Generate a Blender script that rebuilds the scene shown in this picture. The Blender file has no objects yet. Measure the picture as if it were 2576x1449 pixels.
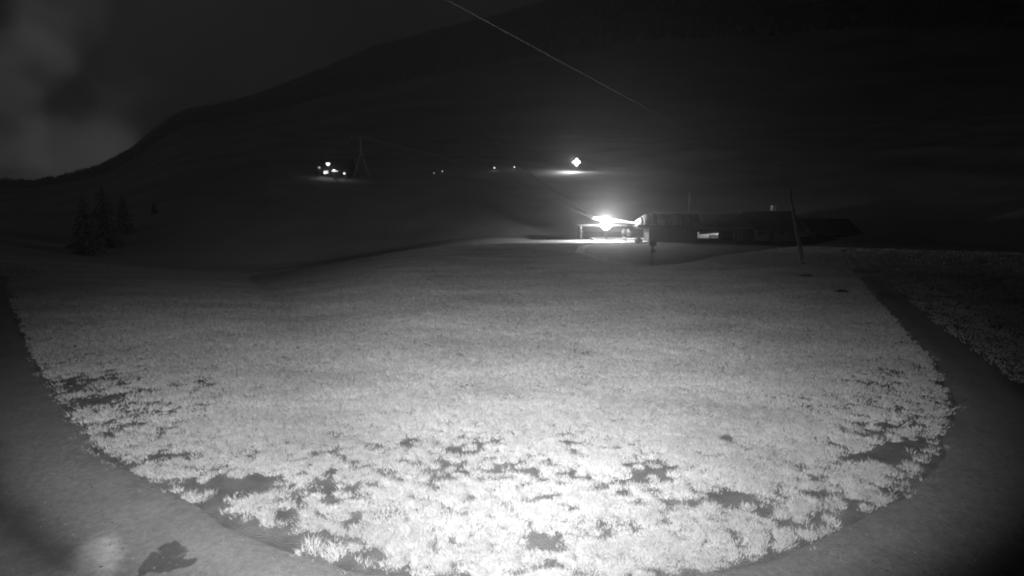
import bpy, math, random
import numpy as np
from mathutils import Vector

random.seed(7); rng = np.random.default_rng(7)
S = bpy.context.scene
COL = S.collection

# ------------------------------------------------------------------ camera
CAM_H, PITCH, HFOV = 4.0, math.radians(8.0), math.radians(85.0)
cd = bpy.data.cameras.new('camera'); cd.sensor_fit = 'HORIZONTAL'; cd.angle = HFOV
cd.clip_start = 0.05; cd.clip_end = 6000
cam = bpy.data.objects.new('camera', cd); COL.objects.link(cam)
cam.location = (0, 0, CAM_H); cam.rotation_euler = (math.radians(90) - PITCH, 0, 0)
S.camera = cam

# photo coordinates below are in a 2576 x 1449 picture
FPX = 1288.0 / math.tan(HFOV / 2)
def ray(px, py):
    u = (px - 1288) / FPX; v = (724.5 - py) / FPX
    return Vector((u, math.cos(PITCH) + v * math.sin(PITCH), -math.sin(PITCH) + v * math.cos(PITCH)))
def P(px, py, Y):
    d = ray(px, py); return Vector((0, 0, CAM_H)) + d * (Y / d.y)
def G(px, py, z=0.0):
    d = ray(px, py); t = (z - CAM_H) / d.z; return Vector((d.x * t, d.y * t, z))

# ------------------------------------------------------------------ night sky
W = bpy.data.worlds.new('World'); S.world = W; W.use_nodes = True
nt = W.node_tree; nt.nodes.clear()
def N(t, **k):
    n = nt.nodes.new(t)
    for a, b in k.items(): setattr(n, a, b)
    return n
def L(a, b): nt.links.new(a, b)
tc = N('ShaderNodeTexCoord')
nz = N('ShaderNodeTexNoise'); nz.inputs['Scale'].default_value = 3.5; nz.inputs['Detail'].default_value = 3
L(tc.outputs['Generated'], nz.inputs['Vector'])
sub = N('ShaderNodeVectorMath', operation='SUBTRACT'); L(nz.outputs['Color'], sub.inputs[0]); sub.inputs[1].default_value = (.5, .5, .5)
scl = N('ShaderNodeVectorMath', operation='SCALE'); L(sub.outputs[0], scl.inputs[0]); scl.inputs['Scale'].default_value = 0.03
add = N('ShaderNodeVectorMath', operation='ADD'); L(tc.outputs['Generated'], add.inputs[0]); L(scl.outputs[0], add.inputs[1])
SKY_BASE = 0.0048
sky_patches = [  # photo position, angular radius in degrees, brightness: soft sky patches; the upper-left ones are painted dome glare
    (380, 265, 4.2, .030), (330, 330, 4.0, .040), (270, 375, 4.0, .050), (205, 400, 3.6, .050), (180, 490, 4, .016), (45, 150, 3.0, .066), (-10, 215, 2.6, .06), (105, 75, 3.0, .060), (160, 5, 3.2, .045),
    (330, 20, 7, .012), (900, 70, 18, .008), (560, 190, 10, .007), (1450, -70, 14, .008), (2050, -30, 6, .003)]
acc = None
for px, py, rad, val in sky_patches:
    d = ray(px, py).normalized()
    dt = N('ShaderNodeVectorMath', operation='DOT_PRODUCT'); L(add.outputs[0], dt.inputs[0]); dt.inputs[1].default_value = d
    mr = N('ShaderNodeMapRange', interpolation_type='SMOOTHSTEP')
    mr.inputs['From Min'].default_value = math.cos(math.radians(rad * 1.25)); mr.inputs['From Max'].default_value = 1.0
    mr.inputs['To Min'].default_value = 0; mr.inputs['To Max'].default_value = val
    L(dt.outputs['Value'], mr.inputs['Value'])
    if acc is None: acc = mr.outputs[0]
    else:
        m = N('ShaderNodeMath', operation='ADD'); L(acc, m.inputs[0]); L(mr.outputs[0], m.inputs[1]); acc = m.outputs[0]
wis = N('ShaderNodeTexNoise'); wis.inputs['Scale'].default_value = 2.2; wis.inputs['Detail'].default_value = 4
mpn = N('ShaderNodeMapping'); mpn.inputs['Scale'].default_value = (1, 1, 3.2)
L(tc.outputs['Generated'], mpn.inputs['Vector']); L(mpn.outputs[0], wis.inputs['Vector'])
wr = N('ShaderNodeMapRange'); wr.inputs['From Min'].default_value = .3; wr.inputs['From Max'].default_value = .75
wr.inputs['To Min'].default_value = SKY_BASE * .7; wr.inputs['To Max'].default_value = SKY_BASE * 1.5
L(wis.outputs['Fac'], wr.inputs['Value'])
sxy = N('ShaderNodeSeparateXYZ'); L(tc.outputs['Generated'], sxy.inputs[0])       # base sky graded darker towards the right
gx = N('ShaderNodeMapRange'); gx.inputs['From Min'].default_value = -.7; gx.inputs['From Max'].default_value = .6; gx.inputs['To Min'].default_value = 1.35; gx.inputs['To Max'].default_value = .15
L(sxy.outputs['X'], gx.inputs['Value']); mg = N('ShaderNodeMath', operation='MULTIPLY'); L(wr.outputs[0], mg.inputs[0]); L(gx.outputs[0], mg.inputs[1])
m = N('ShaderNodeMath', operation='ADD'); L(acc, m.inputs[0]); L(mg.outputs[0], m.inputs[1])
bg = N('ShaderNodeBackground'); L(m.outputs[0], bg.inputs['Color']); bg.inputs['Strength'].default_value = 1.0
W.cycles.sampling_method = 'MANUAL'; W.cycles.sample_map_resolution = 256
out = N('ShaderNodeOutputWorld'); L(bg.outputs[0], out.inputs['Surface'])

# ------------------------------------------------------------------ the infrared lamp in the camera housing
il = bpy.data.lights.new('infrared_lamp', 'SPOT'); il.energy = 3500; il.spot_size = math.radians(68); il.spot_blend = 1.0
il.shadow_soft_size = 0.04; il.color = (1, 1, 1)
ilo = bpy.data.objects.new('infrared_lamp', il); COL.objects.link(ilo); ilo.location = (-0.15, -0.05, 4.32); ilo.scale = (.74, 1, 1)
ilo.rotation_euler = (Vector((2.0, 32.0, 0)) - ilo.location).to_track_quat('-Z', 'Y').to_euler()
wl = bpy.data.lights.new('infrared_fill_wide', 'SPOT'); wl.energy = 6100; wl.spot_size = math.radians(52); wl.spot_blend = 1.0; wl.shadow_soft_size = .04  # added wide fill spot, brightens the corners and the near meadow
wlo = bpy.data.objects.new('infrared_fill_wide', wl); COL.objects.link(wlo); wlo.location = (-.25, -.05, 4.32); wlo.scale = (2.35, 1, 1)
wlo.rotation_euler = (Vector((-.75, 10.8, 0)) - wlo.location).to_track_quat('-Z', 'Y').to_euler()

mo = bpy.data.lights.new('fill_sun', 'SUN'); mo.energy = .02; mo.angle = math.radians(12)                 # faint fill sun, added to lift the dark slopes
moo = bpy.data.objects.new('fill_sun', mo); COL.objects.link(moo); moo.rotation_euler = Vector((.55, .6, -.6)).to_track_quat('-Z', 'Y').to_euler()
S.view_settings.view_transform = 'Standard'; S.view_settings.look = 'None'
S.view_settings.exposure = 0; S.view_settings.gamma = 1
S.cycles.use_denoising = True
S.cycles.filter_width = 2.0; S.cycles.max_bounces = 3; S.cycles.diffuse_bounces = 2; S.cycles.use_adaptive_sampling = True; S.cycles.adaptive_threshold = .02; S.cycles.volume_bounces = 0

# ------------------------------------------------------------------ materials (an infrared picture: everything is grey)
def mat(name, v, rough=.85, scale=6.0, amp=.25, bump=0.0, bscale=None, emit=0.0, metallic=0.0, trans=0.0, stretch=(1, 1, 1), detail=4):
    mt = bpy.data.materials.new(name); mt.use_nodes = True
    t = mt.node_tree; b = t.nodes['Principled BSDF']
    b.inputs['Roughness'].default_value = rough; b.inputs['Metallic'].default_value = metallic
    tcn = t.nodes.new('ShaderNodeTexCoord'); mp = t.nodes.new('ShaderNodeMapping'); mp.inputs['Scale'].default_value = stretch
    n = t.nodes.new('ShaderNodeTexNoise'); n.inputs['Scale'].default_value = scale; n.inputs['Detail'].default_value = detail
    t.links.new(tcn.outputs['Object'], mp.inputs[0]); t.links.new(mp.outputs[0], n.inputs['Vector'])
    r = t.nodes.new('ShaderNodeMapRange'); r.inputs['From Min'].default_value = .3; r.inputs['From Max'].default_value = .7
    r.inputs['To Min'].default_value = v * (1 - amp); r.inputs['To Max'].default_value = v * (1 + amp)
    t.links.new(n.outputs['Fac'], r.inputs['Value']); t.links.new(r.outputs[0], b.inputs['Base Color'])
    if emit:
        b.inputs['Emission Color'].default_value = (1, 1, 1, 1); b.inputs['Emission Strength'].default_value = emit
    if bump:
        n2 = t.nodes.new('ShaderNodeTexNoise'); n2.inputs['Scale'].default_value = bscale or scale * 4; n2.inputs['Detail'].default_value = 5
        t.links.new(mp.outputs[0], n2.inputs['Vector'])
        bp = t.nodes.new('ShaderNodeBump'); bp.inputs['Strength'].default_value = bump; bp.inputs['Distance'].default_value = .03
        t.links.new(n2.outputs['Fac'], bp.inputs['Height']); t.links.new(bp.outputs[0], b.inputs['Normal'])
    return mt
M = dict(
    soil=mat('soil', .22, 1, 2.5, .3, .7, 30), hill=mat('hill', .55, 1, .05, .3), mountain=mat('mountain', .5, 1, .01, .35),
    forest=mat('forest', .48, 1, .02, .3), gravel=mat('gravel', .035, 1, 3, .35, .6, 60), pale=mat('lamplit_ground', .6, 1, 5, .2, .6, 70),  # gravel carries the hollow's shade, pale the lamplit strip
    wood=mat('wood', .2, .8, 8, .35, .3, 20, stretch=(1, 1, .15)), darkwood=mat('dark_wood', .07, .8, 8, .35, .3, 20),
    render=mat('rough_render', .26, .9, 3, .2, .3), plaster=mat('plaster', .5, .9, 3, .12, .2), concrete=mat('concrete', .4, .9, 2, .2, .3),
    metal=mat('galvanised_steel', .45, .5, 10, .2, metallic=.3), darkmetal=mat('dark_metal', .06, .5, 8, .3), hood=mat('lamplit_nose', .7, .45, 2, .1),
    wire=mat('black_wire', .08, .6, 20, .2), rope=mat('steel_rope', .75, .5, 20, .2), roof=mat('roof_sheet', .16, .7, 4, .25, .2), tile=mat('roof_tile', .1, .8, 6, .3, .3),
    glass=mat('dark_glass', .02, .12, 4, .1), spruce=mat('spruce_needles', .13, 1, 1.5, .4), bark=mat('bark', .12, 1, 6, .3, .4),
    leaf=mat('leaves', .5, .8, 5, .25), mole=mat('turned_earth', .06, 1, 8, .3, .8, 30), stone=mat('stone', .5, .9, 5, .2, .3),
    lens=mat('lamp_glass_main', .8, .3, 4, .05, emit=25), lens2=mat('lamp_glass', .8, .3, 4, .05, emit=7),
    lens4=mat('lamp_glass_hut', .8, .3, 4, .05, emit=2.2), lens3=mat('lamp_glass_small', .8, .3, 4, .05, emit=9), litwin=mat('lit_window', .8, .3, 2, .2, emit=1.1), dimwin=mat('dim_window', .8, .3, 2, .2, emit=.5))

# ------------------------------------------------------------------ mesh helpers
class MB:
    def __init__(s): s.v = []; s.f = []
    def add(s, vs, fs):
        o = len(s.v); s.v += [tuple(p) for p in vs]; s.f += [tuple(i + o for i in f) for f in fs]; return s
    def box(s, cx, cy, cz, sx, sy, sz, bev=0.0):
        x, y, z = sx / 2, sy / 2, sz / 2
        vs = [(cx + a * x, cy + b * y, cz + c * z) for c in (-1, 1) for a, b in ((-1, -1), (1, -1), (1, 1), (-1, 1))]
        return s.add(vs, [(3, 2, 1, 0), (4, 5, 6, 7), (0, 1, 5, 4), (1, 2, 6, 5), (2, 3, 7, 6), (3, 0, 4, 7)])
    def tube(s, pts, rad, n=8, cap=True):
        pts = [Vector(p) for p in pts]; rad = rad if isinstance(rad, (list, tuple)) else [rad] * len(pts)
        vs = []; fs = []
        for i, p in enumerate(pts):
            d = (pts[min(i + 1, len(pts) - 1)] - pts[max(i - 1, 0)]).normalized()
            a = d.cross(Vector((0, 0, 1)))
            if a.length < .05: a = d.cross(Vector((0, 1, 0)))
            a.normalize(); b = d.cross(a)
            for k in range(n):
                t = 2 * math.pi * k / n; vs.append(p + (a * math.cos(t) + b * math.sin(t)) * rad[i])
        for i in range(len(pts) - 1):
            for k in range(n):
                k2 = (k + 1) % n; fs.append((i * n + k, i * n + k2, (i + 1) * n + k2, (i + 1) * n + k))
        if cap: fs.append(tuple(range(n))); fs.append(tuple((len(pts) - 1) * n + k for k in reversed(range(n))))
        return s.add(vs, fs)
    def prism(s, poly, y0, y1):      # polygon in x,z extruded along y
        n = len(poly); vs = [(x, y0, z) for x, z in poly] + [(x, y1, z) for x, z in poly]
        return s.add(vs, [tuple(range(n)), tuple(reversed(range(n, 2 * n)))] + [(i, i + n, (i + 1) % n + n, (i + 1) % n) for i in range(n)])
    def lathe(s, prof, c=(0, 0, 0), n=16, axis='z'):
        vs = []; fs = []
        for r, h in prof:
            for k in range(n):
                t = 2 * math.pi * k / n; a, b = r * math.cos(t), r * math.sin(t)
                vs.append({'z': (c[0] + a, c[1] + b, c[2] + h), 'y': (c[0] + a, c[1] + h, c[2] + b), 'x': (c[0] + h, c[1] + a, c[2] + b)}[axis])
        for i in range(len(prof) - 1):
            for k in range(n): k2 = (k + 1) % n; fs.append((i * n + k, i * n + k2, (i + 1) * n + k2, (i + 1) * n + k))
        return s.add(vs, fs)
    def build(s, name, m, parent=None, loc=None, smooth=False, bevel=0.0):
        me = bpy.data.meshes.new(name); me.from_pydata(s.v, [], s.f); me.update()
        me.materials.append(M[m] if isinstance(m, str) else m)
        if smooth: me.polygons.foreach_set('use_smooth', [True] * len(me.polygons))
        o = bpy.data.objects.new(name, me); COL.objects.link(o)
        if parent: o.parent = parent
        if loc: o.location = loc
        if bevel:
            b = o.modifiers.new('bevel', 'BEVEL'); b.width = bevel; b.segments = 2
        return o
def tag(o, label=None, cat=None, group=None, kind=None):
    if label: o['label'] = label
    if cat: o['category'] = cat
    if group: o['group'] = group
    if kind: o['kind'] = kind
    return o
def empty(name, loc, label, cat, group=None, rz=0):
    o = bpy.data.objects.new(name, None); COL.objects.link(o); o.location = loc; o.rotation_euler = (0, 0, rz); o.empty_display_size = .3
    return tag(o, label, cat, group)
def np_mesh(name, V, F, m, smooth=False):
    me = bpy.data.meshes.new(name); V = np.asarray(V, np.float32); F = np.asarray(F, np.int32); k = F.shape[1]
    me.vertices.add(len(V)); me.vertices.foreach_set('co', V.ravel())
    me.loops.add(F.size); me.loops.foreach_set('vertex_index', F.ravel())
    me.polygons.add(len(F)); me.polygons.foreach_set('loop_start', np.arange(0, F.size, k, dtype=np.int32))
    if smooth: me.polygons.foreach_set('use_smooth', np.ones(len(F), bool))
    me.update(calc_edges=True); me.validate()
    me.materials.append(M[m] if isinstance(m, str) else m)
    o = bpy.data.objects.new(name, me); COL.objects.link(o); return o
def point_light(name, loc, energy, parent, size=.15):
    l = bpy.data.lights.new(name, 'POINT'); l.energy = energy; l.shadow_soft_size = size
    o = bpy.data.objects.new(name, l); COL.objects.link(o); o.parent = parent; o.location = loc; return o

# ------------------------------------------------------------------ noise and terrain
_perm = np.random.default_rng(3).random((256, 256))
def vnoise(x, y):
    xi = np.floor(x).astype(int); yi = np.floor(y).astype(int); fx = x - xi; fy = y - yi
    fx = fx * fx * (3 - 2 * fx); fy = fy * fy * (3 - 2 * fy)
    g = lambda a, b: _perm[a & 255, b & 255]
    return (g(xi, yi) * (1 - fx) + g(xi + 1, yi) * fx) * (1 - fy) + (g(xi, yi + 1) * (1 - fx) + g(xi + 1, yi + 1) * fx) * fy
def fbm(x, y, o=4):
    s = 0; a = .5
    for i in range(o): s = s + a * vnoise(x * 2 ** i + 17.3 * i, y * 2 ** i + 9.1 * i); a *= .5
    return s / (1 - .5 ** o)
def sst(a, b, x): t = np.clip((x - a) / (b - a), 0, 1); return t * t * (3 - 2 * t)

RIDGE = [(-700, 560), (0, 490), (90, 470), (170, 452), (250, 428), (330, 382), (420, 308), (470, 284), (560, 268), (640, 246), (780, 192), (930, 127),
         (1060, 90), (1200, 56), (1300, 30), (1400, 4), (1600, -45), (1850, -70), (2100, -75), (2250, -75), (2400, -70), (2600, -50), (2750, 60), (2950, 250), (3300, 560)]
raz = []; rte = []
for px, py in RIDGE:
    d = ray(px, py); raz.append(math.atan2(d.x, d.y)); rte.append(d.z / math.hypot(d.x, d.y))
raz = [-math.pi] + raz + [math.pi]; rte = [.06] + rte + [.06]
R0, R1, R2 = 86.0, 330.0, 1500.0
APEX = np.array([-9.5, 23.5]); DA = np.array([-25., 16.]) / math.hypot(25, 16); DB = np.array([2., 36.]) / math.hypot(2, 36)
def terrain(x, y):
    x = np.asarray(x, float); y = np.asarray(y, float); r = np.hypot(x, y); az = np.arctan2(x, y)
    te = np.maximum(np.interp(az, raz, rte), .03)
    zr = CAM_H + R2 * te
    k = np.minimum(.19, (5 + R1 * .7 * te) / (R1 - R0))
    # field with gentle unevenness away from the track
    z = (fbm(x * .12, y * .12, 3) - .5) * .28 * sst(16, 40, r) * (1 - sst(50, 62, r)) + .05 * (fbm(x * .6 + 5, y * .6, 3) - .5) * sst(9, 18, r)
    # the gully on the left, beyond the crest of the field
    px, py = x - APEX[0], y - APEX[1]
    da = -(DA[0] * py - DA[1] * px); db = DB[0] * py - DB[1] * px
    dd = np.minimum(da, db)
    z = z - 3.8 * sst(-5, 28, dd) * (1 - sst(80, 130, r))
    rise = np.where(r < R1, k * np.maximum(r - R0, 0), 0)
    zb = k * (R1 - R0); t = np.clip((r - R1) / (R2 - R1), 0, 1)
    far = zb + (zr - zb) * (t ** 1.25) + (fbm(x * .006, y * .006, 4) - .5) * 60 * t * (1 - t) * 2
    z = np.where(r < R1, z * (1 - sst(150, 300, r)) + rise + (fbm(x * .03, y * .03, 3) - .5) * 5 * sst(90, 200, r) * (1 - sst(270, 330, r)), far)
    return np.where(r > R2, zr - (r - R2) * .25, z)
def tz(x, y): return float(terrain(np.array([x]), np.array([y]))[0])
def hit(px, py, start=15.0):
    d = ray(px, py); d = d / math.hypot(d.x, d.y); t = np.linspace(start, 1500, 12000)
    zz = CAM_H + d.z * t - terrain(d.x * t, d.y * t)
    i = int(np.argmax(zz < 0)); return Vector((d.x * t[i], d.y * t[i], tz(d.x * t[i], d.y * t[i])))

def polar(name, rs, azs, m):
    A, R = np.meshgrid(azs, rs); X = R * np.sin(A); Y = R * np.cos(A); Z = terrain(X, Y)
    V = np.stack([X, Y, Z], -1).reshape(-1, 3); n = len(azs); k = len(rs)
    i, j = np.meshgrid(np.arange(k - 1), np.arange(n - 1), indexing='ij'); a = (i * n + j).ravel()
    F = np.stack([a, a + n, a + n + 1, a + 1], -1)[:, ::-1]
    return tag(np_mesh(name, V, F, m, True), kind='structure')
azs = np.unique(np.concatenate([np.linspace(-math.pi, math.pi, 73), np.radians(np.linspace(-62, 62, 420))]))
polar('meadow_ground', np.concatenate([[.01], np.linspace(1.5, 30, 50), np.geomspace(30.6, 66, 60)]), azs, 'soil')
polar('hillside', np.geomspace(66, R1, 110), azs, 'hill')
polar('mountain', np.concatenate([np.geomspace(R1, R2, 70), np.linspace(R2 * 1.01, R2 * 1.25, 6)]), azs, 'mountain')

# ------------------------------------------------------------------ the gravel track round the meadow
EDGE = [(20, 700), (30, 750), (62, 830), (110, 925), (180, 1040), (290, 1150), (400, 1215), (500, 1272), (640, 1345), (800, 1400), (950, 1433), (1150, 1462), (1400, 1470), (1650, 1452),
        (1800, 1430), (1960, 1385), (2120, 1325), (2240, 1255), (2320, 1170), (2368, 1090), (2385, 1040), (2372, 975), (2330, 900), (2260, 820), (2180, 730), (2138, 680), (2122, 648), (2130, 632)]
EP = np.array([G(a, b)[:2] for a, b in EDGE])
def resample(p, step):
    # Catmull-Rom through the points, then even spacing
    q = []
    pp = np.vstack([2 * p[0] - p[1], p, 2 * p[-1] - p[-2]])
    for i in range(1, len(pp) - 2):
        for t in np.linspace(0, 1, 20, endpoint=False):
            a, b, c, d = pp[i - 1], pp[i], pp[i + 1], pp[i + 2]
            q.append(.5 * (2 * b + (c - a) * t + (2 * a - 5 * b + 4 * c - d) * t * t + (3 * b - a - 3 * c + d) * t ** 3))
    q.append(p[-1]); q = np.array(q); s = np.r_[0, np.cumsum(np.hypot(*np.diff(q, axis=0).T))]
    ss = np.arange(0, s[-1], step); return np.stack([np.interp(ss, s, q[:, 0]), np.interp(ss, s, q[:, 1])], -1)
EC = resample(EP, .25)
tang = np.gradient(EC, axis=0); tang /= np.linalg.norm(tang, axis=1)[:, None]
outn = np.stack([tang[:, 1], -tang[:, 0]], -1)            # check orientation: points away from the meadow centre
cen = np.array([0, 20.0])
if np.mean(((EC - cen) * outn).sum(1)) < 0: outn = -outn
OUTER = [(2138, 640), (2170, 655), (2250, 720), (2350, 808), (2420, 862), (2500, 918), (2576, 972)]
W_ROAD = 3.9
wob = (fbm(EC[:, 0] * .9, EC[:, 1] * .9, 4) - .5) * .35
ds = np.linspace(0, 1, 17)
rows = []
nE = len(EC); fr = np.arange(nE) / nE
width = np.interp(fr, [0, .86, 1], [W_ROAD, W_ROAD, 2.2])
for d in ds:
    q = EC + outn * (wob * (1 - d) + width * d + wob[::-1] * d)[:, None]
    groove = -.035 * (np.exp(-((d - .27) / .09) ** 2) + np.exp(-((d - .72) / .09) ** 2)) + .015
    z = terrain(q[:, 0], q[:, 1]) + .03 + groove + .012 * (fbm(q[:, 0] * 2, q[:, 1] * 2, 3) - .5)
    if d in (0., 1.): z = terrain(q[:, 0], q[:, 1]) - .03
    rows.append(np.column_stack([q, z]))
V = np.vstack(rows); i, j = np.meshgrid(np.arange(len(ds) - 1), np.arange(nE - 1), indexing='ij'); a = (i * nE + j).ravel()
road = np_mesh('track', V, np.stack([a, a + 1, a + nE + 1, a + nE], -1), 'gravel', True); tag(road, kind='structure')
uv = road.data.uv_layers.new(name='UVMap')
vi = np.empty(len(road.data.loops), np.int32); road.data.loops.foreach_get('vertex_index', vi)
UV = np.column_stack([np.tile(np.arange(nE) * .25, len(ds)), np.repeat(ds, nE)])[vi].astype(np.float32)
uv.data.foreach_set('uv', UV.ravel())
# track material: compacted gravel, darker bands painted in for dome-glare streaks, stains
rm = bpy.data.materials.new('track_gravel'); rm.use_nodes = True; nt = rm.node_tree; b = nt.nodes['Principled BSDF']; b.inputs['Roughness'].default_value = 1
uvn = N('ShaderNodeUVMap'); uvn.uv_map = 'UVMap'; sx = N('ShaderNodeSeparateXYZ'); L(uvn.outputs[0], sx.inputs[0])
tcn = N('ShaderNodeTexCoord')
n1 = N('ShaderNodeTexNoise'); n1.inputs['Scale'].default_value = 1.3; n1.inputs['Detail'].default_value = 5; L(tcn.outputs['Object'], n1.inputs['Vector'])
n2 = N('ShaderNodeTexNoise'); n2.inputs['Scale'].default_value = 55; n2.inputs['Detail'].default_value = 3; L(tcn.outputs['Object'], n2.inputs['Vector'])
def MA(op, a, b_, c=None):
    m = N('ShaderNodeMath', operation=op)
    for k, v in enumerate((a, b_, c)):
        if v is None: continue
        if isinstance(v, (int, float)): m.inputs[k].default_value = v
        else: L(v, m.inputs[k])
    return m.outputs[0]
dw = MA('ADD', sx.outputs['Y'], MA('MULTIPLY', MA('SUBTRACT', n1.outputs['Fac'], .5), .10))
def streak_band(c, w):
    e = MA('DIVIDE', MA('SUBTRACT', dw, c), w); return MA('POWER', 2.718, MA('MULTIPLY', MA('MULTIPLY', e, e), -1))
streak = MA('ADD', streak_band(.40, .085), streak_band(.78, .085))
val = MA('MULTIPLY', MA('MULTIPLY_ADD', streak, -.66, 1.0), MA('MULTIPLY_ADD', n1.outputs['Fac'], .16, .26))
n3 = N('ShaderNodeTexNoise'); n3.inputs['Scale'].default_value = .75; n3.inputs['Detail'].default_value = 6; n3.inputs['Roughness'].default_value = .6; L(tcn.outputs['Object'], n3.inputs['Vector'])
st = N('ShaderNodeMapRange'); st.inputs['From Min'].default_value = .63; st.inputs['From Max'].default_value = .72; st.inputs['To Min'].default_value = 1; st.inputs['To Max'].default_value = .72
L(n3.outputs['Fac'], st.inputs['Value'])
n7 = N('ShaderNodeTexNoise'); n7.inputs['Scale'].default_value = 11; n7.inputs['Detail'].default_value = 6; n7.inputs['Roughness'].default_value = .7; L(tcn.outputs['Object'], n7.inputs['Vector'])
val = MA('MULTIPLY', val, MA('MULTIPLY_ADD', n7.outputs['Fac'], 1.1, .45))
val = MA('MULTIPLY', val, st.outputs[0]); val = MA('MULTIPLY', val, MA('MULTIPLY_ADD', n2.outputs['Fac'], .8, .6))
for px_, py_, r_ in ((420, 1412, .28),):
    g_ = G(px_, py_); sv = N('ShaderNodeVectorMath', operation='SUBTRACT'); L(tcn.outputs['Object'], sv.inputs[0]); sv.inputs[1].default_value = (g_.x, g_.y, .03)
    ln = N('ShaderNodeVectorMath', operation='LENGTH'); L(sv.outputs[0], ln.inputs[0])
    n4 = N('ShaderNodeTexNoise'); n4.inputs['Scale'].default_value = 3.5; n4.inputs['Detail'].default_value = 5; L(tcn.outputs['Object'], n4.inputs['Vector'])
    dd_ = MA('ADD', ln.outputs['Value'], MA('MULTIPLY', MA('SUBTRACT', n4.outputs['Fac'], .5), 1.0))
    s4 = N('ShaderNodeMapRange'); s4.inputs['From Min'].default_value = r_ * .75; s4.inputs['From Max'].default_value = r_ * .95; s4.inputs['To Min'].default_value = .45; s4.inputs['To Max'].default_value = 1
    L(dd_, s4.inputs['Value']); val = MA('MULTIPLY', val, s4.outputs[0])
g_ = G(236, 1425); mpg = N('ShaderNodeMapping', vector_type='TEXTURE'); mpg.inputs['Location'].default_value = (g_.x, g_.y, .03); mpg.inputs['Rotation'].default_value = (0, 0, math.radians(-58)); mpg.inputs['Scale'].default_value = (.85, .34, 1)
L(tcn.outputs['Object'], mpg.inputs[0]); lg = N('ShaderNodeVectorMath', operation='LENGTH'); L(mpg.outputs[0], lg.inputs[0])       # pale ellipse: dome glare painted into the gravel colour
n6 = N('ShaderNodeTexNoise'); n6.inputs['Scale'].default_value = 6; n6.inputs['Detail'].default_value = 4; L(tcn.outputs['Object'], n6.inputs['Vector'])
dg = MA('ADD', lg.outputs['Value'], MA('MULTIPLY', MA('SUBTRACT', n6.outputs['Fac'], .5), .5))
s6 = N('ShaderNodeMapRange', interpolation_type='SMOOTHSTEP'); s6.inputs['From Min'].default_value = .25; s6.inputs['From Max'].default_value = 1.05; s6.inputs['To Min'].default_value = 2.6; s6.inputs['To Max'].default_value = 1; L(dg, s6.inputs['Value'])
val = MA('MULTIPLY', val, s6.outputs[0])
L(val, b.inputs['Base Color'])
bp = N('ShaderNodeBump'); bp.inputs['Strength'].default_value = .5; bp.inputs['Distance'].default_value = .02; L(n2.outputs['Fac'], bp.inputs['Height']); L(bp.outputs[0], b.inputs['Normal'])
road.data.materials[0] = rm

# small stones scattered over the near part of the track
def stones(n, m, name, lab):
    i_ = rng.integers(0, nE, n * 3); d_ = rng.random(n * 3); q_ = EC[i_] + outn[i_] * (wob[i_] * (1 - d_) + .1 + (width[i_] - .3) * d_)[:, None] + (rng.random((n * 3, 2)) - .5) * .25
    q_ = q_[np.hypot(q_[:, 0], q_[:, 1]) < 13][:n]; k = len(q_); s_ = .005 + .013 * rng.random(k) ** 4; t_ = rng.random(k) * 6.3; z_ = terrain(q_[:, 0], q_[:, 1]) + .034
    V = [np.stack([q_[:, 0] + s_ * np.cos(t_ + a * 1.5708) * (.7 + .6 * rng.random(k)), q_[:, 1] + s_ * np.sin(t_ + a * 1.5708) * (.7 + .6 * rng.random(k)), z_], -1) for a in range(4)] + [np.stack([q_[:, 0], q_[:, 1], z_ + s_ * .8], -1)]
    V = np.stack(V, 1).reshape(-1, 3); F = np.array([(a, (a + 1) % 4, 4) for a in range(4)])
    tag(np_mesh(name, V, (F[None] + (np.arange(k) * 5)[:, None, None]).reshape(-1, 3), m), lab, 'stones', kind='stuff')
stones(5000, 'concrete', 'pale_stones', 'small pale stones scattered on the track')
stones(3500, 'bark', 'dark_stones', 'small dark stones scattered on the track')

# dark sheet painted in for the shaded hollow before the lift station
HOLLOW = [(1440, 634), (1513, 655), (1570, 666), (1640, 671), (1706, 665), (1795, 649), (1890, 634), (2000, 622), (2080, 612), (2080, 600), (1660, 600), (1640, 612.5), (1560, 614.5), (1470, 617)]
yp = resample(np.array([G(a, b)[:2] for a, b in HOLLOW] + [G(*HOLLOW[0])[:2]]), .6)
cy = yp.mean(0); vs = []; fs = []; n = len(yp)
for k in range(13):
    f = k / 12
    q = cy + (yp - cy) * f + (fbm(yp[:, 0] * .5 + 3, yp[:, 1] * .5, 3) - .5)[:, None] * .8 * f
    zz = terrain(q[:, 0], q[:, 1]) + (.025 if k < 12 else -.08)
    vs += [tuple(v) for v in np.column_stack([q, zz])]
for k in range(12):
    for a in range(n): a2 = (a + 1) % n; fs.append((k * n + a, k * n + a2, (k + 1) * n + a2, (k + 1) * n + a))
tag(MB().add(vs, fs).build('hollow_shade', 'gravel', smooth=True), kind='structure')  # the dark gravel material stands in for the hollow's shade

# lamplight painted as a paler ground strip in front of the platform
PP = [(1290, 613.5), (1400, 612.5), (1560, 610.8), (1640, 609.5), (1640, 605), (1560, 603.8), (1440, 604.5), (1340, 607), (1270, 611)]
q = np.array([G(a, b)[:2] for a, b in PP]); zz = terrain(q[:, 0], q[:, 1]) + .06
tag(MB().add([tuple(v) for v in np.column_stack([q, zz])], [tuple(range(len(PP)))]).build('lamplit_strip', 'pale'), kind='structure')

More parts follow.
